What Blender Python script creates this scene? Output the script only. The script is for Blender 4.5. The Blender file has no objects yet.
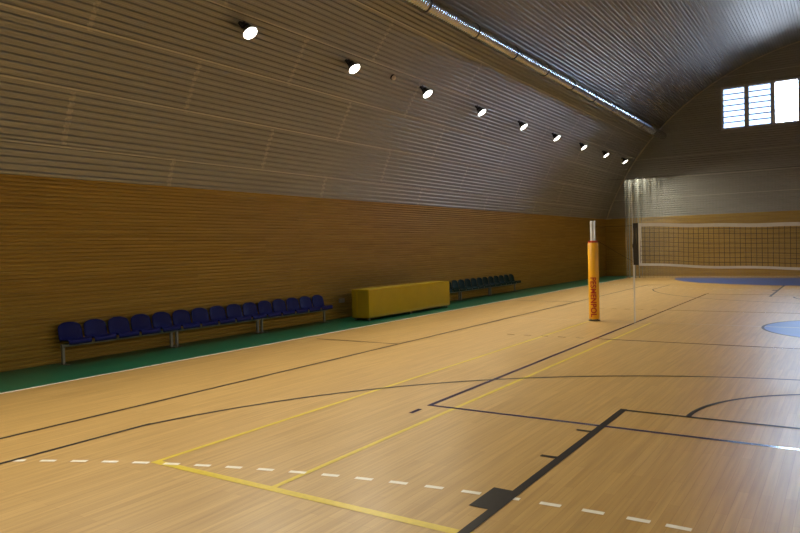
import bpy, bmesh, math, random
from mathutils import Vector, Matrix
random.seed(4)
S = bpy.context.scene
COL = S.collection
PI = math.pi

# ------------------------------------------------------------------ dimensions of the hall (metres)
XC = 0.52                       # long axis of the hall
Y0, Y1 = -6.0, 37.4             # end walls
XL, XR = XC - 11.57, XC + 11.57 # side walls
WH = 3.115                       # height of the timber cladding
CZ, RV = -0.9, 12.2             # vault: circle centre height and radius
YN = 15.45                      # middle of the courts
XG = XC - 9.85                  # edge of the green border

# ------------------------------------------------------------------ helpers
def obj(name, bm, mat=None, parent=None, smooth=False):
    me = bpy.data.meshes.new(name)
    bmesh.ops.recalc_face_normals(bm, faces=bm.faces)
    if smooth:
        for f in bm.faces: f.smooth = True
    bm.to_mesh(me); bm.free()
    o = bpy.data.objects.new(name, me); COL.objects.link(o)
    if mat: me.materials.append(mat)
    if parent: o.parent = parent
    return o

def tag(o, label=None, cat=None, group=None, kind=None):
    if label: o['label'] = label
    if cat: o['category'] = cat
    if group: o['group'] = group
    if kind: o['kind'] = kind
    return o

def empty(name, loc, rz=0.0):
    o = bpy.data.objects.new(name, None); COL.objects.link(o)
    o.location = loc; o.rotation_euler = (0, 0, rz); o.empty_display_size = 0.1
    return o

def copy_tree(o, parent=None):
    c = o.copy(); COL.objects.link(c)
    if parent: c.parent = parent
    for ch in list(o.children): copy_tree(ch, c)
    return c

def box(bm, a, b):
    x0, y0, z0 = a; x1, y1, z1 = b
    v = [bm.verts.new(p) for p in ((x0,y0,z0),(x1,y0,z0),(x1,y1,z0),(x0,y1,z0),(x0,y0,z1),(x1,y0,z1),(x1,y1,z1),(x0,y1,z1))]
    for i in ((3,2,1,0),(4,5,6,7),(0,1,5,4),(1,2,6,5),(2,3,7,6),(3,0,4,7)): bm.faces.new([v[k] for k in i])

def quad(bm, pts):
    return bm.faces.new([bm.verts.new(p) for p in pts])

def tube(bm, pts, r, seg=10, caps=True):
    pts = [Vector(p) for p in pts]; rings = []
    for i, p in enumerate(pts):
        d = (pts[min(i+1, len(pts)-1)] - pts[max(i-1, 0)]).normalized()
        u = d.cross(Vector((0,0,1)))
        if u.length < 1e-3: u = d.cross(Vector((1,0,0)))
        u.normalize(); w = d.cross(u)
        rr = r[i] if isinstance(r, (list, tuple)) else r
        rings.append([bm.verts.new(p + (u*math.cos(2*PI*k/seg) + w*math.sin(2*PI*k/seg))*rr) for k in range(seg)])
    for a, b in zip(rings, rings[1:]):
        for k in range(seg): bm.faces.new((a[k], a[(k+1)%seg], b[(k+1)%seg], b[k]))
    if caps:
        bm.faces.new(rings[0]); bm.faces.new(rings[-1])

def lathe(bm, prof, seg=28, M=None, caps=True):
    """prof: (radius, z) pairs, turned about z; M places it."""
    rings = []
    for r, z in prof:
        ring = []
        for k in range(seg):
            p = Vector((r*math.cos(2*PI*k/seg), r*math.sin(2*PI*k/seg), z))
            ring.append(bm.verts.new(M @ p if M else p))
        rings.append(ring)
    for a, b in zip(rings, rings[1:]):
        for k in range(seg): bm.faces.new((a[k], a[(k+1)%seg], b[(k+1)%seg], b[k]))
    if caps:
        bm.faces.new(rings[0]); bm.faces.new(rings[-1])

def bevel(o, w=0.01, n=2):
    m = o.modifiers.new('bevel', 'BEVEL'); m.width = w; m.segments = n; m.limit_method = 'ANGLE'
    return o

def extrude_profile(bm, prof, axis, a, b):
    """closed profile in the plane across `axis` ('x': (y,z) pairs, 'y': (x,z) pairs) drawn out from a to b."""
    P = (lambda u, w, t: (u, t, w)) if axis == 'y' else (lambda u, w, t: (t, u, w))
    A = [bm.verts.new(P(u, w, a)) for u, w in prof]; B = [bm.verts.new(P(u, w, b)) for u, w in prof]
    n = len(prof)
    for i in range(n): bm.faces.new((A[i], A[(i+1)%n], B[(i+1)%n], B[i]))
    bm.faces.new(A); bm.faces.new(B)

# ------------------------------------------------------------------ materials
def mat(name, col, rough=0.5, metal=0.0, spec=0.5, coat=0.0):
    m = bpy.data.materials.new(name); m.use_nodes = True
    b = m.node_tree.nodes['Principled BSDF']
    b.inputs['Base Color'].default_value = (*col, 1); b.inputs['Roughness'].default_value = rough
    b.inputs['Metallic'].default_value = metal; b.inputs['Specular IOR Level'].default_value = spec
    b.inputs['Coat Weight'].default_value = coat; b.inputs['Coat Roughness'].default_value = 0.15
    return m

def N(m, typ, **kw):
    n = m.node_tree.nodes.new(typ)
    for k, v in kw.items(): setattr(n, k, v)
    return n

def mottled(name, col, rough, metal=0.0, amount=0.12, scale=(1,1,1), nscale=3.0, spec=0.5):
    """base colour with a gentle procedural mottling."""
    m = mat(name, col, rough, metal, spec); L = m.node_tree.links
    tc = N(m, 'ShaderNodeTexCoord'); mp = N(m, 'ShaderNodeMapping'); mp.inputs['Scale'].default_value = scale
    nz = N(m, 'ShaderNodeTexNoise'); nz.inputs['Scale'].default_value = nscale; nz.inputs['Detail'].default_value = 4
    rp = N(m, 'ShaderNodeValToRGB')
    lo = [c*(1-amount) for c in col]; hi = [min(1, c*(1+amount)) for c in col]
    rp.color_ramp.elements[0].position = 0.3; rp.color_ramp.elements[0].color = (*lo, 1)
    rp.color_ramp.elements[1].position = 0.7; rp.color_ramp.elements[1].color = (*hi, 1)
    L.new(tc.outputs['Object'], mp.inputs['Vector']); L.new(mp.outputs['Vector'], nz.inputs['Vector'])
    L.new(nz.outputs['Fac'], rp.inputs['Fac']); L.new(rp.outputs['Color'], m.node_tree.nodes['Principled BSDF'].inputs['Base Color'])
    return m

def planks(name, a, b, c, order, length, width, rough, grain, spec=0.5, mortar=0.0, squash=1.0, rvar=0.0):
    """rows of boards: `order` picks which object axes run along / across the boards."""
    m = mat(name, a, rough, 0, spec); nt = m.node_tree; L = nt.links; bs = nt.nodes['Principled BSDF']
    tc = N(m, 'ShaderNodeTexCoord'); sp = N(m, 'ShaderNodeSeparateXYZ'); cb = N(m, 'ShaderNodeCombineXYZ')
    L.new(tc.outputs['Object'], sp.inputs[0])
    L.new(sp.outputs[order[0]], cb.inputs[0]); L.new(sp.outputs[order[1]], cb.inputs[1])
    br = N(m, 'ShaderNodeTexBrick'); br.offset = 0.37; br.offset_frequency = 2
    br.inputs['Scale'].default_value = 1.0; br.inputs['Brick Width'].default_value = length; br.inputs['Row Height'].default_value = width
    br.inputs['Mortar Size'].default_value = mortar; br.inputs['Mortar Smooth'].default_value = 0.2
    br.inputs['Color1'].default_value = (*a, 1); br.inputs['Color2'].default_value = (*b, 1); br.inputs['Mortar'].default_value = (*c, 1)
    L.new(cb.outputs[0], br.inputs['Vector'])
    mp = N(m, 'ShaderNodeMapping'); mp.inputs['Scale'].default_value = grain
    nz = N(m, 'ShaderNodeTexNoise'); nz.inputs['Scale'].default_value = 1.0; nz.inputs['Detail'].default_value = 5
    L.new(cb.outputs[0], mp.inputs['Vector']); L.new(mp.outputs['Vector'], nz.inputs['Vector'])
    mx = N(m, 'ShaderNodeMixRGB', blend_type='MULTIPLY'); mx.inputs['Fac'].default_value = 0.6
    rp = N(m, 'ShaderNodeValToRGB'); rp.color_ramp.elements[0].position = 0.25; rp.color_ramp.elements[0].color = (0.55, 0.5, 0.42, 1)
    rp.color_ramp.elements[1].position = 0.65; rp.color_ramp.elements[1].color = (1, 1, 1, 1)
    L.new(nz.outputs['Fac'], rp.inputs['Fac']); L.new(br.outputs['Color'], mx.inputs['Color1']); L.new(rp.outputs['Color'], mx.inputs['Color2'])
    L.new(mx.outputs['Color'], bs.inputs['Base Color'])
    if rvar:
        mr = N(m, 'ShaderNodeMapRange'); mr.inputs['To Min'].default_value = rough - rvar; mr.inputs['To Max'].default_value = rough + rvar
        L.new(nz.outputs['Fac'], mr.inputs['Value']); L.new(mr.outputs['Result'], bs.inputs['Roughness'])
    return m

M = {}
M['parquet'] = planks('sports parquet', (0.53, 0.338, 0.118), (0.465, 0.29, 0.096), (0.38, 0.21, 0.065), (1, 0), 1.3, 0.072, 0.36, (1.1, 26, 1), spec=0.6, mortar=0.0015, rvar=0.03)
M['side_wood'] = planks('timber cladding along the side', (0.52, 0.33, 0.062), (0.44, 0.27, 0.048), (0.2, 0.11, 0.02), (1, 2), 3.1, WH/46, 0.55, (0.9, 30, 1), spec=0.3)
M['end_wood'] = planks('timber cladding on the end', (0.52, 0.33, 0.062), (0.44, 0.27, 0.048), (0.2, 0.11, 0.02), (0, 2), 3.1, WH/46, 0.55, (0.9, 30, 1), spec=0.3)
M['sheet'] = mottled('corrugated steel sheet', (0.365, 0.360, 0.335), 0.40, 0.42, 0.07, (3, 0.25, 3), 2.0)
M['gable_sheet'] = mottled('shade-toned corrugated gable sheet', (0.34, 0.335, 0.32), 0.45, 0.2, 0.07, (0.25, 3, 3), 2.0)  # same sheet as the vault, darkened to put the gable's shade into its colour
M['sheet_lap'] = mottled('sheet overlap', (0.56, 0.54, 0.49), 0.38, 0.22, 0.07, (3, 0.25, 3), 2.0)
M['end_lap'] = mottled('sheet end overlap', (0.46, 0.44, 0.39), 0.40, 0.2, 0.2, (3, 3, 3), 6.0)
M['green'] = mottled('green floor border', (0.006, 0.105, 0.053), 0.35, 0, 0.10, (1, 1, 1), 1.5)
M['black_line'] = mottled('black line paint', (0.020, 0.017, 0.016), 0.40, 0, 0.2, (1,1,1), 20, 0.2)
M['navy_line'] = mottled('navy line paint', (0.030, 0.028, 0.105), 0.16, 0, 0.2, (1,1,1), 20)
M['yellow_line'] = mottled('yellow line paint', (0.66, 0.50, 0.04), 0.32, 0, 0.08, (1,1,1), 20)
M['white_line'] = mottled('white line paint', (0.82, 0.78, 0.70), 0.35, 0, 0.06, (1,1,1), 20)
M['pale_line'] = mottled('pale line paint', (0.50, 0.40, 0.27), 0.35, 0, 0.06, (1,1,1), 20)
M['blue_area'] = mottled('blue court paint', (0.036, 0.10, 0.34), 0.33, 0, 0.08, (1,1,1), 2)
M['blue_seat'] = mottled('blue plastic', (0.005, 0.008, 0.125), 0.5, 0, 0.1, (1,1,1), 8, 0.2)
M['green_seat'] = mottled('dark green plastic', (0.002, 0.017, 0.014), 0.55, 0, 0.1, (1,1,1), 8, 0.12)
M['grey_steel'] = mottled('grey painted steel', (0.33, 0.33, 0.31), 0.45, 0.2, 0.06, (1,1,1), 10)
M['box_yellow'] = mottled('yellow panel', (0.42, 0.285, 0.002), 0.5, 0, 0.06, (1,1,1), 2, 0.2)
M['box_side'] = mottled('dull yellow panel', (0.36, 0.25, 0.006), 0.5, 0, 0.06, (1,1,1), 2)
M['rubber'] = mottled('black rubber', (0.02, 0.02, 0.02), 0.6, 0, 0.1, (1,1,1), 10)
M['caster'] = mottled('pale caster', (0.30, 0.30, 0.28), 0.5, 0, 0.1, (1,1,1), 10)
M['pad'] = mottled('yellow vinyl padding', (0.80, 0.40, 0.012), 0.42, 0, 0.06, (1,1,1), 5)
M['pad_red'] = mottled('red print', (0.42, 0.035, 0.012), 0.45, 0, 0.08, (1,1,1), 8)
M['aluminium'] = mottled('aluminium', (0.72, 0.73, 0.74), 0.35, 0.6, 0.05, (1,1,1), 6)
M['net_cord'] = mottled('net cord', (0.035, 0.025, 0.015), 0.8, 0, 0.1, (1,1,1), 8)
M['tape'] = mottled('white net tape', (0.62, 0.585, 0.56), 0.6, 0, 0.05, (1,1,1), 8)
M['galv'] = mottled('galvanised duct', (0.60, 0.62, 0.65), 0.24, 0.95, 0.08, (1, 1.5, 1), 2)
M['strap'] = mottled('dark strap', (0.03, 0.03, 0.03), 0.5, 0.3, 0.1, (1,1,1), 8)
M['housing'] = mottled('dark lamp housing', (0.045, 0.045, 0.05), 0.45, 0.4, 0.1, (1,1,1), 8)
M['rim'] = mottled('grey lamp rim', (0.25, 0.25, 0.27), 0.4, 0.5, 0.1, (1,1,1), 8)
M['frame'] = mottled('window frame', (0.55, 0.55, 0.57), 0.45, 0.1, 0.05, (1,1,1), 6)
M['arch'] = mottled('arch edge trim', (0.55, 0.50, 0.40), 0.4, 0.4, 0.06, (1,1,1), 4)
M['socket'] = mottled('grey plastic', (0.42, 0.38, 0.34), 0.5, 0, 0.05, (1,1,1), 8)
M['sensor'] = mottled('cream plastic', (0.85, 0.76, 0.58), 0.5, 0, 0.05, (1,1,1), 8)

def emitter(name, col, s):
    m = bpy.data.materials.new(name); m.use_nodes = True; nt = m.node_tree; nt.nodes.clear()
    e = nt.nodes.new('ShaderNodeEmission'); o = nt.nodes.new('ShaderNodeOutputMaterial')
    e.inputs['Color'].default_value = (*col, 1); e.inputs['Strength'].default_value = s
    nt.links.new(e.outputs[0], o.inputs[0]); return m
M['lens'] = emitter('lamp lens', (1.0, 0.95, 0.86), 14.0)

def veil(name, col, alpha, glossy=False, tint=None):
    m = bpy.data.materials.new(name); m.use_nodes = True; nt = m.node_tree; nt.nodes.clear(); L = nt.links
    o = nt.nodes.new('ShaderNodeOutputMaterial'); mx = nt.nodes.new('ShaderNodeMixShader'); t = nt.nodes.new('ShaderNodeBsdfTransparent')
    if tint: t.inputs['Color'].default_value = (*tint, 1)
    if glossy:
        d = nt.nodes.new('ShaderNodeBsdfGlossy'); d.inputs['Roughness'].default_value = 0.03
        fr = nt.nodes.new('ShaderNodeFresnel'); fr.inputs['IOR'].default_value = 1.45; L.new(fr.outputs[0], mx.inputs[0])
    else:
        d0 = nt.nodes.new('ShaderNodeBsdfDiffuse'); d0.inputs['Color'].default_value = (*col, 1)
        d1 = nt.nodes.new('ShaderNodeBsdfTranslucent'); d1.inputs['Color'].default_value = (*col, 1)
        d = nt.nodes.new('ShaderNodeMixShader'); d.inputs[0].default_value = 0.4; L.new(d0.outputs[0], d.inputs[1]); L.new(d1.outputs[0], d.inputs[2])
        # fine threads of the netting, seen as a vertical weave
        tc = nt.nodes.new('ShaderNodeTexCoord'); wv = nt.nodes.new('ShaderNodeTexWave'); wv.inputs['Scale'].default_value = 2.2; wv.inputs['Distortion'].default_value = 1.5
        mp = nt.nodes.new('ShaderNodeMapping'); mp.inputs['Scale'].default_value = (1, 0, 0.03)
        mr = nt.nodes.new('ShaderNodeMapRange'); mr.inputs['To Min'].default_value = alpha*0.8; mr.inputs['To Max'].default_value = alpha*1.2
        L.new(tc.outputs['Object'], mp.inputs[0]); L.new(mp.outputs[0], wv.inputs['Vector']); L.new(wv.outputs['Fac'], mr.inputs['Value'])
        # the netting is bunched at its left end, so its threads lie closer there
        sx = nt.nodes.new('ShaderNodeSeparateXYZ'); dn = nt.nodes.new('ShaderNodeMapRange'); ml = nt.nodes.new('ShaderNodeMath'); ml.operation = 'MULTIPLY'
        dn.inputs['From Min'].default_value = -8.6; dn.inputs['From Max'].default_value = -6.2; dn.inputs['To Min'].default_value = 1.0; dn.inputs['To Max'].default_value = 0.32
        L.new(tc.outputs['Object'], sx.inputs[0]); L.new(sx.outputs['X'], dn.inputs['Value']); L.new(dn.outputs[0], ml.inputs[0]); L.new(mr.outputs[0], ml.inputs[1]); L.new(ml.outputs[0], mx.inputs[0])
    L.new(t.outputs[0], mx.inputs[1]); L.new(d.outputs[0], mx.inputs[2]); L.new(mx.outputs[0], o.inputs[0])
    return m
M['netting'] = veil('white protective netting', (0.80, 0.83, 0.76), 0.26)
M['glass'] = veil('window glass', (1, 1, 1), 0, True)
M['tinted_glass'] = veil('tinted louvre glass', (1, 1, 1), 0, True, (0.25, 0.265, 0.29))

# ------------------------------------------------------------------ floor and markings
bm = bmesh.new(); box(bm, (XL-0.3, Y0-0.3, -0.2), (XR+0.3, Y1+0.3, 0.0))
floor = tag(obj('floor', bm, M['parquet']), kind='structure')
def mark(name, bm, m, label, z):
    for i, f in enumerate(bm.faces):                # no two strips of one paint lie in exactly the same plane
        for v in f.verts: v.co.z += 0.000004*(i % 60)
    o = obj(name, bm, m, floor); o.location.z = z; o['label'] = label
    for f in o.data.polygons:
        if f.normal.z < 0: f.flip()
    return o
def hline(bm, x0, x1, y, w=0.05): quad(bm, [(x0, y-w/2, 0), (x1, y-w/2, 0), (x1, y+w/2, 0), (x0, y+w/2, 0)])
def vline(bm, x, y0, y1, w=0.05): quad(bm, [(x-w/2, y0, 0), (x+w/2, y0, 0), (x+w/2, y1, 0), (x-w/2, y1, 0)])
def arc(bm, cx, cy, r, a0, a1, w=0.05, n=64, dash=None):
    seg = lambda a, b: quad(bm, [(cx+(r-w/2)*math.cos(a), cy+(r-w/2)*math.sin(a), 0), (cx+(r+w/2)*math.cos(a), cy+(r+w/2)*math.sin(a), 0),
                                 (cx+(r+w/2)*math.cos(b), cy+(r+w/2)*math.sin(b), 0), (cx+(r-w/2)*math.cos(b), cy+(r-w/2)*math.sin(b), 0)])
    if dash:
        n = int(abs(a1-a0)*r/dash); s = dash/r*(1 if a1 > a0 else -1)
        for i in range(0, n, 2): seg(a0+i*s, a0+(i+1)*s)
    else:
        for i in range(n): seg(a0+(a1-a0)*i/n, a0+(a1-a0)*(i+1)/n)
def disc(bm, cx, cy, r, n=72): bm.faces.new([bm.verts.new((cx+r*math.cos(2*PI*i/n), cy+r*math.sin(2*PI*i/n), 0)) for i in range(n)])
def ends():                                   # near half (s=1) and far half (s=-1), both measured from the middle of the hall
    for s in (1, -1): yield s, (lambda y, s=s: YN + s*(y - YN))

# green border along both side walls
bm = bmesh.new()
quad(bm, [(XL-0.1, Y0, 0), (XG, Y0, 0), (XG, Y1, 0), (XL-0.1, Y1, 0)])
quad(bm, [(2*XC-XG, Y0, 0), (XR+0.1, Y0, 0), (XR+0.1, Y1, 0), (2*XC-XG, Y1, 0)])
mark('border_strip', bm, M['green'], 'green floor strip along the side wall', 0.0006)
# blue areas
bm = bmesh.new(); disc(bm, XC, YN, 1.93); mark('centre_circle', bm, M['blue_area'], 'blue painted centre circle', 0.0006)
bm = bmesh.new()
for s, f in ends():
    g = -4.55; pts = []
    for i in range(33): a = PI - PI/2*i/32; pts.append((XC-1.5+6*math.cos(a), f(g+6*math.sin(a)), 0))
    for i in range(33): a = PI/2 - PI/2*i/32; pts.append((XC+1.5+6*math.cos(a), f(g+6*math.sin(a)), 0))
    bm.faces.new([bm.verts.new(p) for p in pts])
mark('goal_area', bm, M['blue_area'], 'blue painted handball goal area', 0.0006)
# handball: white touch lines and dashed free throw lines
bm = bmesh.new()
for sx in (1, -1): vline(bm, XC-sx*9.82, Y0, Y1, 0.06)
for s, f in ends():
    g = -6.14; r = 10.5
    x = XC-1.47
    while x < XC+1.5: hline(bm, x, min(x+0.15, XC+1.5), f(g+r), 0.05); x += 0.30
    if s == 1:
        arc(bm, XC-1.5, g, r, PI/2+0.006, PI-0.05, 0.05, dash=0.1435); arc(bm, XC+1.5, g, r, PI/2-0.004, 0.05, 0.05, dash=0.15)
    else:
        g2 = f(g); arc(bm, XC-1.5, g2, r, -PI/2-0.004, -PI+0.05, 0.05, dash=0.15); arc(bm, XC+1.5, g2, r, -PI/2+0.004, -0.05, 0.05, dash=0.15)
mark('handball_line', bm, M['white_line'], 'white handball touch line and dashed free-throw line', 0.0021)
# tennis: yellow
bm = bmesh.new()
for sx in (1, -1):
    vline(bm, XC-sx*5.45, YN-11.82, YN, 0.05); vline(bm, XC-sx*4.115, YN-11.82, YN, 0.05)
hline(bm, XC-5.475, XC+5.475, 3.63, 0.075)
mark('tennis_line', bm, M['yellow_line'], 'yellow court lines', 0.0018)
# volleyball: navy
bm = bmesh.new()
for sx in (1, -1):
    vline(bm, XC-sx*4.43, 6.45, 24.45, 0.055)
    for s, f in ends():
        y0, y1 = sorted((f(6.27), f(6.07))); vline(bm, XC-sx*4.43, y0, y1, 0.05)
        for k in range(5):
            a = XC-sx*(4.65+0.35*k); b = a-sx*0.15; hline(bm, min(a,b), max(a,b), f(12.47), 0.035)
for s, f in ends():
    hline(bm, XC-4.455, XC+4.455, f(6.475), 0.055); hline(bm, XC-4.455, XC+4.455, f(12.47), 0.05)
mark('volleyball_line', bm, M['navy_line'], 'navy volleyball court lines', 0.0024)
# basketball: black
bm = bmesh.new()
for sx in (1, -1):
    vline(bm, XC-sx*7.475, 1.40, 29.5, 0.05)
    for s, f in ends():
        lx = XC-sx*2.50
        y0, y1 = sorted((f(1.45), f(7.25))); vline(bm, lx, y0, y1, 0.07)
        y0, y1 = sorted((f(4.05), f(4.45))); vline(bm, lx-sx*0.10, y0, y1, 0.16)
        for t in (3.2, 5.33, 6.23): a, b = lx, lx-sx*0.17; hline(bm, min(a,b), max(a,b), f(t), 0.05)
        y0, y1 = sorted((f(1.40), f(4.45))); vline(bm, XC-sx*6.62, y0, y1, 0.05)
    for s, f in ends():
        a, b = XC-sx*7.5, XC-sx*9.45; hline(bm, min(a,b), max(a,b), f(10.45), 0.05)
for s, f in ends():
    hline(bm, XC-7.5, XC+7.5, f(1.425), 0.05); hline(bm, XC-2.53, XC+2.53, f(7.20), 0.055)
    a = math.acos(6.62/6.75)
    if s == 1: arc(bm, XC, 3.025, 6.75, a, PI-a); arc(bm, XC, 7.20, 1.86, 0, PI)
    else: arc(bm, XC, f(3.025), 6.75, -a, -PI+a); arc(bm, XC, f(7.20), 1.86, 0, -PI)
arc(bm, XC, YN, 1.94, 0, 2*PI, 0.05)
mark('basketball_line', bm, M['black_line'], 'black basketball court lines', 0.0030)
bm = bmesh.new(); hline(bm, XC-7.5, XC-4.5, YN, 0.05); hline(bm, XC-4.5, XC+4.5, YN, 0.05); hline(bm, XC+4.5, XC+7.5, YN, 0.05)
mark('halfway_line', bm, M['pale_line'], 'pale halfway line under the net', 0.0015)

# ------------------------------------------------------------------ timber clad walls (real tongue and groove relief)
def board_profile(side):
    """x offsets from the wall face (into the room positive) against height."""
    n = 46; p = WH/n; out = []
    for i in range(n):
        z = i*p
        out += [(-0.028, z), (-0.028, z+0.014), (-0.006, z+0.022), (0.0, z+0.030), (0.0, z+p-0.006)]
    out.append((0.0, WH))
    return out
pr = board_profile(1)
bm = bmesh.new(); extrude_profile(bm, [(XL+d, z) for d, z in pr] + [(XL-0.25, WH), (XL-0.25, 0)], 'y', Y0-0.3, Y1+0.3)
tag(obj('wall_left', bm, M['side_wood']), kind='structure')
bm = bmesh.new(); extrude_profile(bm, [(XR-d, z) for d, z in pr] + [(XR+0.25, WH), (XR+0.25, 0)], 'y', Y0-0.3, Y1+0.3)
tag(obj('wall_right', bm, M['side_wood']), kind='structure')

# ------------------------------------------------------------------ vaulted ceiling of corrugated sheet
A0 = math.acos((WH-0.005-CZ)/RV)                # half angle at the wall head
PITCH = 2*A0/round(2*A0*RV/0.1115)                              # one corrugation
RIB = ((0.0, 0.003), (0.06, 0.0), (0.36, 0.0), (0.44, 0.005), (0.54, 0.033), (0.60, 0.038), (0.88, 0.038), (0.94, 0.033))
def vp(a, r): return (XC + r*math.sin(a), CZ + r*math.cos(a))
def rib_points(a0, a1, r=RV):
    pts = []; n = round((a1-a0)/PITCH)
    for i in range(n):
        b = a0 + i*PITCH
        for t, d in RIB: pts.append(vp(b+t*PITCH, r+d))
    pts.append(vp(a0+n*PITCH, r)); return pts
nrib = round(2*A0/PITCH); AL = -nrib*PITCH/2
inner = rib_points(AL, -AL)
bm = bmesh.new()
outer = [vp(AL + (-2*AL)*i/60, RV+0.30) for i in range(61)]
outer[0] = (XL-0.25, WH-0.04); outer[-1] = (XR+0.25, WH-0.04)   # the sheets end behind the head of the cladding
ya, yb = Y0-0.3, Y1+0.3
A = [bm.verts.new((u, ya, w)) for u, w in inner]; B = [bm.verts.new((u, yb, w)) for u, w in inner]
for i in range(len(inner)-1): bm.faces.new((A[i], A[i+1], B[i+1], B[i]))
A2 = [bm.verts.new((u, ya, w)) for u, w in outer]; B2 = [bm.verts.new((u, yb, w)) for u, w in outer]
for i in range(60): bm.faces.new((A2[i+1], A2[i], B2[i], B2[i+1]))
bm.faces.new((A[0], B[0], B2[0], A2[0])); bm.faces.new((A[-1], A2[-1], B2[-1], B[-1]))
ceiling = tag(obj('ceiling', bm, M['sheet']), kind='structure')
# overlaps of the sheets: long laps every nine corrugations, staggered end laps
AS = [-(math.acos((z-CZ)/RV)) for z in (3.585, 4.475, 5.36, 6.23, 7.07)]
bm = bmesh.new()
for a in AS:
    for s in (1, -1):
        p = [vp(s*a, RV-0.004), vp(s*(a+0.030/RV), RV-0.010), vp(s*(a+0.030/RV), RV+0.01), vp(s*a, RV+0.01)]
        extrude_profile(bm, p, 'y', Y0, Y1)
obj('sheet_lap', bm, M['sheet_lap'], ceiling)['label'] = 'pale long overlap between ceiling sheets'
bm = bmesh.new()
rows = [(AL, AS[0]), (AS[0], AS[1]), (AS[1], AS[2]), (AS[2], AS[3]), (AS[3], AS[4])]
for j, (a0, a1) in enumerate(rows):
    off = (8.62, 6.40, 8.62, 6.40, 8.70)[j]
    y = off - 3*4.59
    while y < Y1-0.3:
        i0 = round((a0-AL)/PITCH); i1 = round((a1-AL)/PITCH)
        for s in (1, -1):
            pts = []
            for i in range(i0, i1):
                b = AL+i*PITCH
                for t, d in RIB: pts.append(vp(s*(b+t*PITCH), RV+d-0.004))
            va = [bm.verts.new((u, y-0.045, w)) for u, w in pts]; vb = [bm.verts.new((u, y+0.045, w)) for u, w in pts]
            for k in range(len(pts)-1): bm.faces.new((va[k], va[k+1], vb[k+1], vb[k]))
        y += 4.59
obj('end_lap', bm, M['end_lap'], ceiling)['label'] = 'pale staggered cross overlap between ceiling sheets'

# ------------------------------------------------------------------ end walls: timber below, corrugated gable above
WX0, WX1, WZ0, WZ1 = -5.17, 6.21, 7.27, 9.41   # the window band
def half(z): return math.sqrt(max(0.0, (RV+0.15)**2 - (z-CZ)**2))
def gable(name, yw, s, windows):
    """yw: face of the wall, s: +1 when the room lies on the low-y side."""
    bm = bmesh.new()
    extrude_profile(bm, [(yw+s*(0.02-d), z) for d, z in pr] + [(yw+s*0.25, WH), (yw+s*0.25, 0)], 'x', XL-0.2, XR+0.2)
    wall = tag(obj(name, bm, M['end_wood']), kind='structure')
    bm = bmesh.new()
    zt = CZ+RV+0.1; lev = []; z = WH; p = 0.1115
    while z < zt:
        lev += [(z, 0.03), (z+0.46*p, 0.03), (z+0.62*p, 0.06), (z+0.84*p, 0.06)]; z += p
    if windows:
        lev = sorted(lev + [(WZ0, 0.03), (WZ1, 0.03)])
    def strips(z0, d0, z1, d1):
        h0, h1 = half(z0), half(z1); zm = (z0+z1)/2
        Y = lambda d: yw + s*d
        if windows and WZ0 < zm < WZ1: sp = [((XC-h0, XC-h1), (WX0, WX0)), ((WX1, WX1), (XC+h0, XC+h1))]
        else: sp = [((XC-h0, XC-h1), (XC+h0, XC+h1))]
        for (a0, a1), (b0, b1) in sp: quad(bm, [(a0, Y(d0), z0), (b0, Y(d0), z0), (b1, Y(d1), z1), (a1, Y(d1), z1)])
    for (z0, d0), (z1, d1) in zip(lev, lev[1:]):
        if z1-z0 > 1e-6: strips(z0, d0, z1, d1)
    zs = [WH] + ([WZ0, WZ1] if windows else []) + [WZ1 + (zt-WZ1)*i/8 for i in range(1, 9)]
    for z0, z1 in zip(zs, zs[1:]): strips(z0, 0.25, z1, 0.25)
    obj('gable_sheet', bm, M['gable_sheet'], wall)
    bm = bmesh.new()
    for z in (4.10, 5.13, 6.17, 9.9):
        h = half(z+0.02)-0.1; box(bm, (XC-h, min(yw+s*0.02, yw+s*0.05), z), (XC+h, max(yw+s*0.02, yw+s*0.05), z+0.022))
    obj('sheet_lap', bm, M['sheet_lap'], wall)
    return wall
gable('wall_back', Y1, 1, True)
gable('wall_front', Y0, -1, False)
# bright edge trim along the arch where the vault meets the far gable
bm = bmesh.new()
tube(bm, [(vp(AL + (-2*AL)*i/90, RV-0.05)[0], Y1-0.05, vp(AL + (-2*AL)*i/90, RV-0.05)[1]) for i in range(91)], 0.03, 8)
tag(obj('trim_1', bm, M['arch'], smooth=True), kind='structure')
bm = bmesh.new(); box(bm, (XL, Y1-0.06, WH-0.01), (XL+0.35, Y1+0.02, WH+0.03))
tag(obj('trim_2', bm, M['arch']), kind='structure')

# windows of the far gable: ten bays, louvred glass in most
NB = 10; BW = (WX1-WX0)/NB
for i in range(NB):
    x0 = WX0+i*BW; x1 = x0+BW
    bm = bmesh.new(); t = 0.095
    ya, yb = Y1-0.03, Y1+0.26
    box(bm, (x0, ya, WZ0), (x0+t, yb, WZ1)); box(bm, (x1-t, ya, WZ0), (x1, yb, WZ1))
    box(bm, (x0+t, ya, WZ0), (x1-t, yb, WZ0+t)); box(bm, (x0+t, ya, WZ1-t), (x1-t, yb, WZ1))
    w = tag(obj('window_%d' % (i+1), bm, M['frame']), kind='structure')
    bm = bmesh.new(); box(bm, (x0+t, Y1+0.14, WZ0+t), (x1-t, Y1+0.146, WZ1-t)); obj('pane', bm, M['glass'] if i in (2, 3, 6) else M['tinted_glass'], w)
    if i not in (2, 3, 6):
        bm = bmesh.new(); hh = (WZ1-WZ0-2*t)/7
        for k in range(1, 7):
            z = WZ0+t+k*hh; box(bm, (x0+t, Y1+0.09, z-0.026), (x1-t, Y1+0.125, z+0.026))
        obj('louvre_rail', bm, M['frame'], w)

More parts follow.
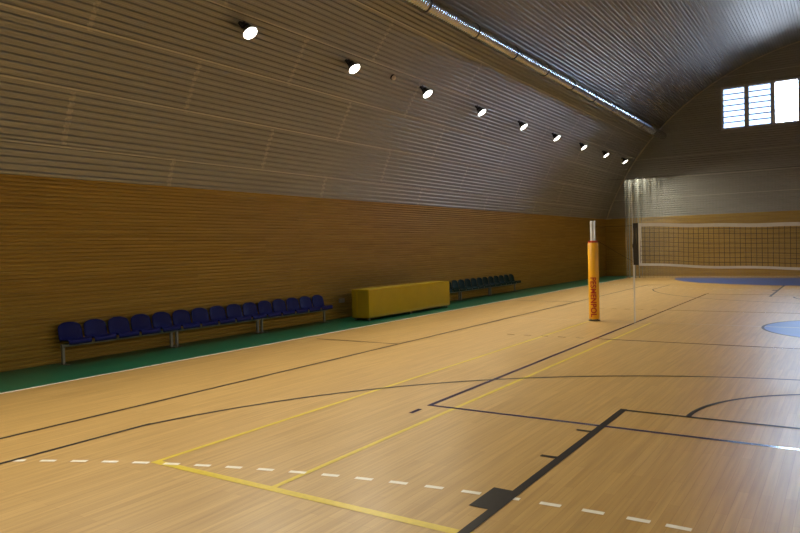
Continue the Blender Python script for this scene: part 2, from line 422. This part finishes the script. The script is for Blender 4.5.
# ------------------------------------------------------------------ spotlights along the left vault, plus an added unseen row on the right
def lamp_root(x, y, z, side):
    """built looking along its own -z; the root sits where the bracket meets the vault."""
    r = empty('ceiling_spotlight', (x, y, z))
    return r
def build_lamp():
    r = empty('ceiling_spotlight', (0, 0, 0))
    bm = bmesh.new(); lathe(bm, [(0.035, 0.05), (0.035, -0.040), (0.05, -0.045), (0.075, -0.05), (0.085, -0.10), (0.085, -0.14), (0.10, -0.145), (0.135, -0.205), (0.138, -0.225)], 32)
    obj('housing', bm, M['housing'], r, True)
    bm = bmesh.new(); lathe(bm, [(0.138, -0.222), (0.148, -0.224), (0.150, -0.250), (0.140, -0.253), (0.136, -0.240)], 32, caps=False); obj('rim', bm, M['rim'], r, True)
    bm = bmesh.new(); lathe(bm, [(0.139, -0.246), (0.10, -0.250), (0.04, -0.252)], 32); obj('lens', bm, M['lens'], r)
    bm = bmesh.new(); box(bm, (-0.03, -0.145, -0.012), (0.03, 0.145, 0.0)); box(bm, (-0.02, -0.150, -0.16), (0.02, -0.140, 0.0)); box(bm, (-0.02, 0.140, -0.16), (0.02, 0.150, 0.0))
    box(bm, (-0.012, -0.145, -0.145), (0.012, -0.07, -0.125)); box(bm, (-0.012, 0.07, -0.145), (0.012, 0.145, -0.125))
    obj('bracket', bm, M['housing'], r)
    return r
LAMP_POWER, LAMP_SPREAD = 122.0, math.radians(114)
ld = bpy.data.lights.new('lamp_light', 'AREA'); ld.shape = 'DISK'; ld.size = 0.26; ld.energy = LAMP_POWER; ld.color = (1.0, 0.92, 0.73); ld.spread = LAMP_SPREAD
lamp0 = build_lamp()
lo = bpy.data.objects.new('lamp_light', ld); COL.objects.link(lo); lo.parent = lamp0; lo.location = (0, 0, -0.262)
LY = [9.25+3.235*k for k in range(-4, 9)]
order = ['nearest and largest ceiling spotlight of the row, above the blue benches', 'second ceiling spotlight from the camera, left of the cream sensor', 'third ceiling spotlight from the camera, right of the cream sensor',
         'fourth ceiling spotlight from the camera, between third and middle one', 'fifth ceiling spotlight, the middle one of nine in the row', 'fourth ceiling spotlight counted from the far end wall',
         'third ceiling spotlight counted from the far end wall', 'last but one ceiling spotlight before the far end wall', 'farthest and smallest ceiling spotlight, just above the white netting']
first = True
for side in (-1, 1):
    for k, y in enumerate(LY):
        if side == 1 and (k % 2 == 0 or y > 27): continue  # right row is an unseen addition that brightens the left wall
        o = lamp0 if first else copy_tree(lamp0); first = False
        nrm = Vector((side*0.60, 0, 0.80))                                 # aimed inwards and down; local +z points out of the room
        u, w = XC+side*(9.305+XC) + 0.254*nrm.x, 5.88 + 0.254*nrm.z
        yv = Vector((0, 1, 0)); xv = yv.cross(nrm)
        o.matrix_world = Matrix(((xv.x, 0, nrm.x, u), (xv.y, 1, nrm.y, y), (xv.z, 0, nrm.z, w), (0, 0, 0, 1)))
        vis = side == -1 and k >= 4
        tag(o, order[k-4] if vis else ('spotlight on the left vault, nearer than the picture shows' if side == -1 else 'added fill spotlight on the right side of the vault, out of view'),
            'ceiling light', 'spotlights in a row on the left vault' if vis else ('spotlights on the left vault behind the viewer' if side == -1 else 'added fill spotlights along the right vault'))

# small cream detector between the second and third spotlight
u, w = vp(-math.asin((XC+9.48)/RV), RV)
nrm = Vector((u-XC, 0, w-CZ)).normalized(); yv = Vector((0, 1, 0)); xv = yv.cross(nrm)
MM = Matrix(((xv.x, 0, nrm.x, u), (0, 1, 0, 14.28), (xv.z, 0, nrm.z, w), (0, 0, 0, 1)))
det = empty('ceiling_detector', (0, 0, 0)); det.matrix_world = MM
tag(det, 'small cream detector dome on the ceiling between two spotlights', 'detector')
bm = bmesh.new(); lathe(bm, [(0.07, 0.0), (0.07, -0.03), (0.06, -0.04)], 20); obj('base', bm, M['housing'], det)
bm = bmesh.new(); lathe(bm, [(0.058, -0.038), (0.058, -0.07), (0.045, -0.095), (0.02, -0.11)], 20); obj('dome', bm, M['sensor'], det, True)

# ------------------------------------------------------------------ spiral ventilation duct on its straps
DX, DZ, DR = -7.93, 7.30, 0.18
duct = empty('ventilation_duct', (DX, Y0, DZ))
tag(duct, 'long round galvanised ventilation duct hung along the left vault', 'duct')
bm = bmesh.new(); n = 430; prof = []
L_ = Y1-0.12-Y0
for i in range(n):
    t = L_*i/n; st = L_/n
    prof += [(DR, t), (DR, t+st*0.62), (DR+0.006, t+st*0.72), (DR+0.006, t+st*0.88)]
prof.append((DR, L_))
lathe(bm, prof, 28, Matrix(((1,0,0,0),(0,0,1,0),(0,1,0,0),(0,0,0,1))))
d_ = obj('duct_pipe', bm, M['galv'], duct)
for f in d_.data.polygons: f.use_smooth = True
d_.data.set_sharp_from_angle(angle=math.radians(40))
dirv = Vector((DX-XC, 0, DZ-CZ)).normalized()
def strap_mesh():
    bm = bmesh.new()
    pts = [(math.cos(2*PI*i/32), math.sin(2*PI*i/32)) for i in range(32)]
    for r0, r1 in ((DR+0.007, DR+0.016),):
        ra = [[bm.verts.new((c*r, y, s*r)) for c, s in pts] for r, y in ((r0, -0.02), (r1, -0.02), (r1, 0.02), (r0, 0.02))]
        for j in range(4):
            for i in range(32): bm.faces.new((ra[j][i], ra[j][(i+1)%32], ra[(j+1)%4][(i+1)%32], ra[(j+1)%4][i]))
    for t in (-0.5, 0.5):
        a = Vector((dirv.x*math.cos(t)-dirv.z*math.sin(t), 0, dirv.z*math.cos(t)+dirv.x*math.sin(t)))
        tube(bm, [a*(DR+0.01), a*(DR+0.01)+dirv*0.29], 0.007, 6)
    return bm
s0 = None
for k in range(18):
    y = 13.35 + 2.42*(k-7)
    if not Y0+0.3 < y < Y1-0.4: continue
    if s0 is None: s0 = obj('hanger_strap', strap_mesh(), M['strap'], duct); s0['label'] = 'dark hanger strap around the duct'; o = s0
    else: o = s0.copy(); COL.objects.link(o)
    o.location = (0, y-Y0, 0)

# ------------------------------------------------------------------ benches of five moulded seats along the left wall
def seat_mesh():
    bm = bmesh.new()
    W = 0.205
    prof = [(0.415, 0.340), (0.425, 0.375), (0.405, 0.402), (0.33, 0.404), (0.22, 0.392), (0.12, 0.390), (0.060, 0.402), (0.030, 0.440), (0.012, 0.52), (-0.004, 0.60), (-0.014, 0.66), (-0.018, 0.690)]
    nu = 12; grid = []
    for j, (x, z) in enumerate(prof):
        row = []
        t = j/(len(prof)-1)
        for i in range(nu+1):
            s = -1+2*i/nu
            wv = W
            if j >= 9: wv = W*(1-0.16*((j-8)/3)**2)          # rounded shoulders
            if j <= 1: wv = W*0.96
            zz = z; xx = x
            if j >= 6:                                        # the back wraps forward at its sides
                xx = x + 0.045*abs(s)**2.2
                if j >= 9: zz = z - 0.055*abs(s)**3*((j-8)/3)
            elif j >= 2: zz = z + 0.028*abs(s)**2.5           # dished pan
            row.append(bm.verts.new((xx*0.80, s*wv, zz)))
        grid.append(row)
    for a, b in zip(grid, grid[1:]):
        for i in range(nu): bm.faces.new((a[i], a[i+1], b[i+1], b[i]))
    # thickness
    bmesh.ops.recalc_face_normals(bm, faces=bm.faces)
    bmesh.ops.solidify(bm, geom=list(bm.faces), thickness=0.014)
    return bm
SP = 0.456
def build_bench(seat_mat):
    r = empty('seat_bench', (0, 0, 0))
    L = 5*SP
    bm = bmesh.new(); box(bm, (0.10, -L/2+0.012, 0.292), (0.155, L/2-0.012, 0.345)); bevel(obj('beam', bm, M['grey_steel'], r), 0.006)
    s0 = None
    for k in range(5):
        if s0 is None: s0 = obj('seat', seat_mesh(), seat_mat, r, True); o = s0
        else: o = s0.copy(); COL.objects.link(o)
        o.location = (0, (k-2)*SP, 0)
    for y in (-L/2+0.065, L/2-0.065):
        bm = bmesh.new(); box(bm, (0.055, y-0.023, 0.012), (0.103, y+0.023, 0.294)); box(bm, (0.055, y-0.020, 0.270), (0.120, y+0.020, 0.294))
        lg = bevel(obj('leg', bm, M['grey_steel'], r), 0.005)
        bm = bmesh.new(); box(bm, (-0.03, y-0.030, 0.002), (0.24, y+0.030, 0.016)); bevel(obj('foot_plate', bm, M['grey_steel'], lg), 0.003)
    return r
XB = -10.90
blue = build_bench(M['blue_seat'])
bl = ['blue five-seat bench, leftmost and nearest of the blue three', 'blue five-seat bench in the middle of the blue three', 'blue five-seat bench next to the yellow box']
for i in range(3):
    o = blue if i == 0 else copy_tree(blue)
    o.location = (XB, 6.19+5*SP*(i+0.5), 0); tag(o, bl[i], 'bench', 'blue seat benches along the timber wall')
green = build_bench(M['green_seat'])
gl = ['dark green five-seat bench mostly hidden behind the yellow box', 'dark green five-seat bench, middle of three beyond the yellow box', 'dark green five-seat bench, farthest one beyond the yellow box']
for i in range(3):
    o = green if i == 0 else copy_tree(green)
    o.location = (XB, 17.76+5*SP*(i+0.5), 0); tag(o, gl[i], 'bench', 'dark green seat benches along the timber wall')

# ------------------------------------------------------------------ long yellow box between the benches
bx = empty('yellow_box', (-10.115, 15.57, 0))
tag(bx, 'long low yellow box standing against the wall between blue and green benches', 'box')
hx, hy = 0.265, 2.04
def part(name, a, b, m, parent, w=0.006, label=None):
    bm = bmesh.new(); box(bm, a, b); o = bevel(obj(name, bm, m, parent), w)
    if label: o['label'] = label
    return o
part('front_panel', (hx-0.022, -hy, 0.075), (hx, hy, 0.765), M['box_yellow'], bx)
part('back_panel', (-hx, -hy, 0.075), (-hx+0.022, hy, 0.765), M['box_yellow'], bx)
for s in (-1, 1):
    e = part('end_panel', (-hx+0.024, min(s*hy, s*(hy-0.022)), 0.075), (hx-0.024, max(s*hy, s*(hy-0.022)), 0.765), M['box_side'], bx)
    bm = bmesh.new()
    for x in (-0.20, -0.10): box(bm, (x-0.008, min(s*hy, s*(hy+0.012)), 0.10), (x+0.008, max(s*hy, s*(hy+0.012)), 0.74))
    obj('batten', bm, M['box_yellow'], e)
part('top', (-hx, -hy, 0.767), (hx, hy, 0.785), M['box_yellow'], bx)
part('bottom_rail', (hx-0.004, -hy+0.01, 0.078), (hx+0.006, hy-0.01, 0.125), M['box_side'], bx)
part('base', (-hx+0.03, -hy+0.03, 0.055), (hx-0.03, hy-0.03, 0.074), M['rubber'], bx)
for y in (-hy+0.09, -0.02, hy-0.09):
    for x in (-hx+0.06, hx-0.06):
        bm = bmesh.new(); tube(bm, [(x-0.018, y, 0.030), (x+0.018, y, 0.030)], 0.028, 14); box(bm, (x-0.022, y-0.012, 0.030), (x+0.022, y+0.012, 0.056))
        obj('caster', bm, M['caster'], bx)

# small socket on the wall by the box
so = empty('wall_socket', (XL, 13.95, 0.46)); tag(so, 'small grey socket on the timber wall left of the yellow box', 'socket')
bm = bmesh.new(); box(bm, (0, -0.11, -0.055), (0.035, 0.11, 0.055)); bevel(obj('back_box', bm, M['socket'], so), 0.008)
bm = bmesh.new()
for y in (-0.05, 0.05): lathe(bm, [(0.036, 0.0345), (0.036, 0.042), (0.028, 0.042), (0.026, 0.037)], 16, Matrix(((0,0,1,0),(1,0,0,y),(0,1,0,0),(0,0,0,1))))
obj('outlet', bm, M['socket'], so)

# ------------------------------------------------------------------ volleyball posts and net
PR = 0.118
def build_post(x, face):
    r = empty('net_post', (x, YN, 0))
    bm = bmesh.new(); lathe(bm, [(0.058, 0.004), (0.058, 2.27), (0.052, 2.29)], 28); obj('pole', bm, M['aluminium'], r, True).data.set_sharp_from_angle(angle=math.radians(40))
    bm = bmesh.new(); tube(bm, [(-face*0.0, -0.075, 2.19), (0, 0.075, 2.19)], 0.03, 14); obj('pulley', bm, M['aluminium'], r)
    bm = bmesh.new(); lathe(bm, [(0.06, 0.045), (PR-0.012, 0.04), (PR, 0.055), (PR, 1.775), (PR-0.012, 1.79), (0.06, 1.792)], 36, caps=False)
    pd = obj('padding', bm, M['pad'], r, True); pd['label'] = 'yellow padding around the post'
    bm = bmesh.new(); lathe(bm, [(0.06, 1.792), (PR-0.012, 1.793), (PR-0.012, 1.835), (0.06, 1.84)], 32, caps=False); obj('collar', bm, M['pad_red'], pd)['label'] = 'dark red collar'
    bm = bmesh.new(); lathe(bm, [(0.13, 0.002), (0.13, 0.016), (0.07, 0.022)], 28); obj('floor_plate', bm, M['rubber'], r)
    # lettering down the padding
    cu = bpy.data.curves.new('lettering', 'FONT'); cu.body = 'PESMENPOL'; cu.size = 0.18; cu.offset = 0.006; cu.space_character = 1.06
    t = bpy.data.objects.new('lettering_source', cu); COL.objects.link(t)
    dg = bpy.context.evaluated_depsgraph_get(); me = bpy.data.meshes.new_from_object(t.evaluated_get(dg))
    bpy.data.objects.remove(t); bpy.data.curves.remove(cu)
    bm = bmesh.new(); bm.from_mesh(me); bpy.data.meshes.remove(me)
    bmesh.ops.triangulate(bm, faces=bm.faces[:])
    for i in range(1, 10):
        bmesh.ops.bisect_plane(bm, geom=bm.verts[:]+bm.edges[:]+bm.faces[:], plane_co=(0, -0.02+0.016*i, 0), plane_no=(0, 1, 0))
    xs = [v.co.x for v in bm.verts]; x0, x1 = min(xs), max(xs); ys = [v.co.y for v in bm.verts]; ym = (min(ys)+max(ys))/2
    a0 = math.atan2(-15.45, 4.9*face) if face > 0 else math.atan2(-15.45, -5.0)
    for v in bm.verts:
        u = (v.co.x-x0)/(x1-x0); a = a0 + (v.co.y-ym-0.012)/PR
        v.co = ((PR+0.0025)*math.cos(a), (PR+0.0025)*math.sin(a), 1.0-0.91*u)
    obj('lettering', bm, M['pad_red'], pd)['label'] = 'red lettering running down the padding'
    return r
tag(build_post(-4.855, 1), 'yellow padded net post with red lettering left of the volleyball net', 'post')
tag(build_post(XC+(XC+4.855), -1), 'padded net post at the far right end of the net, out of the picture', 'post')

NX0, NX1 = -3.80, XC+(XC+3.80)
def sag(x): t = (x-XC)/(XC-NX0); return 1-t*t
def ztop(x): return 2.185 - 0.13*sag(x) + 0.006*math.sin(x*5.1)
def zbot(x): return 1.285 - 0.12*sag(x) + 0.010*math.sin(x*3.7+1)
def yoff(x, v): return YN + 0.012*math.sin(x*2.3+v*3)
net = empty('volleyball_net', (XC, YN, 0)); tag(net, 'dark mesh volleyball net with white tapes strung across the court', 'net')
def npart(name, bm, m, label=None):
    for v in bm.verts: v.co -= Vector((XC, YN, 0))
    o = obj(name, bm, m, net)
    if label: o['label'] = label
    return o
bm = bmesh.new(); nx = 87; nz = 9; cw = 0.0042
P = [[(NX0+(NX1-NX0)*i/nx, yoff(NX0+(NX1-NX0)*i/nx, j/nz), zbot(NX0+(NX1-NX0)*i/nx)*(1-j/nz)+ztop(NX0+(NX1-NX0)*i/nx)*j/nz) for j in range(nz+1)] for i in range(nx+1)]
for i in range(nx+1): tube(bm, P[i], cw, 4, False)
for j in range(nz+1): tube(bm, [P[i][j] for i in range(nx+1)], cw, 4, False)
npart('net_mesh', bm, M['net_cord'], 'dark net mesh')
def ribbon(bm, pts, h, t=0.006):
    """a tape following pts, h tall, t thick."""
    rows = [[bm.verts.new((x, y+dy, z+dz)) for dy, dz in ((-t, -h/2), (t, -h/2), (t, h/2), (-t, h/2))] for x, y, z in pts]
    for a, b in zip(rows, rows[1:]):
        for k in range(4): bm.faces.new((a[k], a[(k+1)%4], b[(k+1)%4], b[k]))
    bm.faces.new(rows[0]); bm.faces.new(rows[-1])
xs = [NX0-0.03+(NX1-NX0+0.06)*i/60 for i in range(61)]
bm = bmesh.new(); ribbon(bm, [(x, yoff(x, 1), ztop(x)-0.025) for x in xs], 0.075); npart('top_tape', bm, M['tape'], 'white tape along the top of the net')
bm = bmesh.new(); ribbon(bm, [(x, yoff(x, 0), zbot(x)) for x in xs], 0.052); npart('bottom_tape', bm, M['tape'], 'white tape along the bottom of the net')
for s in (-1, 1):
    X = lambda d: NX0+d if s == -1 else NX1-d
    bm = bmesh.new(); a, b = sorted((X(-0.035), X(0.025))); box(bm, (a, YN-0.009, 1.27), (b, YN+0.009, 2.19)); npart('side_tape', bm, M['tape'], 'white tape at the end of the net')
    bm = bmesh.new()
    for q in range(4):
        tube(bm, [(X(-0.055-0.028*q), YN+0.02*(q%2), 1.27), (X(-0.06-0.030*q), YN-0.015*(q%2), 1.7), (X(-0.06-0.030*q), YN, 2.2)], 0.018, 6)
    npart('gathered_edge', bm, M['net_cord'], 'black gathered end of the net')
    bm = bmesh.new(); tube(bm, [(X(-0.16), YN-0.02, 1.25), (X(-0.16), YN-0.02, 3.10)], 0.004, 8); npart('antenna', bm, M['tape'], 'thin white antenna rising above the net')
    bm = bmesh.new(); a, b = sorted((X(-0.165), X(-0.13))); box(bm, (a, YN-0.004, 0.004), (b, YN+0.004, 1.27)); npart('tie_down_strap', bm, M['tape'], 'white strap from the net down to the floor')
    px = -4.855 if s == -1 else XC+(XC+4.855)
    px += 0.06*(1 if s == -1 else -1)
    for z0, z1 in ((2.15, 2.15), (1.27, 1.86)):
        bm = bmesh.new(); tube(bm, [(X(-0.03), YN, z0), ((X(-0.03)+px)/2, YN, (z0+z1)/2-0.01), (px, YN, z1)], 0.004, 6); npart('tension_cord', bm, M['net_cord'])

# ------------------------------------------------------------------ protective netting in front of the far wall
cur = empty('protective_netting', (0, 34.8, 0))
tag(cur, 'sheer pale protective netting hanging in front of the far end wall', 'netting')
bm = bmesh.new(); x = -9.32; cols = []
ph = 0.0
while x < 10.4:
    g = max(0.0, min(1.0, (-6.3-x)/2.2)); amp = 0.03+0.14*g; ph += 0.05*(2*PI/(0.75-0.40*g))
    zt = 4.95 - 0.03*abs(math.sin(ph/2)) - 0.04*(1-g)
    cols.append([bm.verts.new((x + 0.03*g*math.sin(ph*0.5), amp*math.sin(ph)*(0.35+0.65*(1-v)), 0.02+(zt-0.02)*v)) for v in (0, 0.25, 0.5, 0.75, 1.0)])
    x += 0.05
for a, b in zip(cols, cols[1:]):
    for k in range(4): bm.faces.new((a[k], b[k], b[k+1], a[k+1]))
obj('net_sheet', bm, M['netting'], cur, True)
bm = bmesh.new(); tube(bm, [(XC-10.6, 0, 5.0), (XC, 0, 4.95), (XC+10.6, 0, 5.0)], 0.008, 6); obj('top_cable', bm, M['strap'], cur)

# ------------------------------------------------------------------ daylight, camera
w = bpy.data.worlds.new('World'); S.world = w; w.use_nodes = True
nt = w.node_tree; bg = nt.nodes['Background']; bg.inputs['Strength'].default_value = 46.0
tc = nt.nodes.new('ShaderNodeTexCoord'); sp = nt.nodes.new('ShaderNodeSeparateXYZ'); rp = nt.nodes.new('ShaderNodeValToRGB'); ad = nt.nodes.new('ShaderNodeMath')
ad.operation = 'ADD'; ad.inputs[1].default_value = 0.5            # bright overcast sky above the horizon, darker ground below
rp.color_ramp.elements[0].position = 0.47; rp.color_ramp.elements[0].color = (0.16, 0.185, 0.23, 1)
rp.color_ramp.elements[1].position = 0.53; rp.color_ramp.elements[1].color = (0.54, 0.72, 1.0, 1)
nt.links.new(tc.outputs['Generated'], sp.inputs[0]); nt.links.new(sp.outputs['Z'], ad.inputs[0]); nt.links.new(ad.outputs[0], rp.inputs['Fac']); nt.links.new(rp.outputs['Color'], bg.inputs['Color'])

cam = bpy.data.cameras.new('Camera'); co = bpy.data.objects.new('Camera', cam); COL.objects.link(co)
cam.sensor_width = 36.0; cam.lens = 678.858/800*36.0; cam.clip_end = 200
R = ((0.83540497, 0.54898475, -0.02672614), (-0.00868521, -0.03543392, -0.99933428), (-0.54956629, 0.83508094, -0.02483362))
co.matrix_world = Matrix(((R[0][0], -R[1][0], -R[2][0], 0), (R[0][1], -R[1][1], -R[2][1], 0), (R[0][2], -R[1][2], -R[2][2], 1.751), (0, 0, 0, 1)))
S.camera = co
S.view_settings.view_transform = 'Standard'; S.view_settings.look = 'None'; S.view_settings.gamma = 1.0
S.view_settings.use_curve_mapping = False; S.view_settings.exposure = -0.06
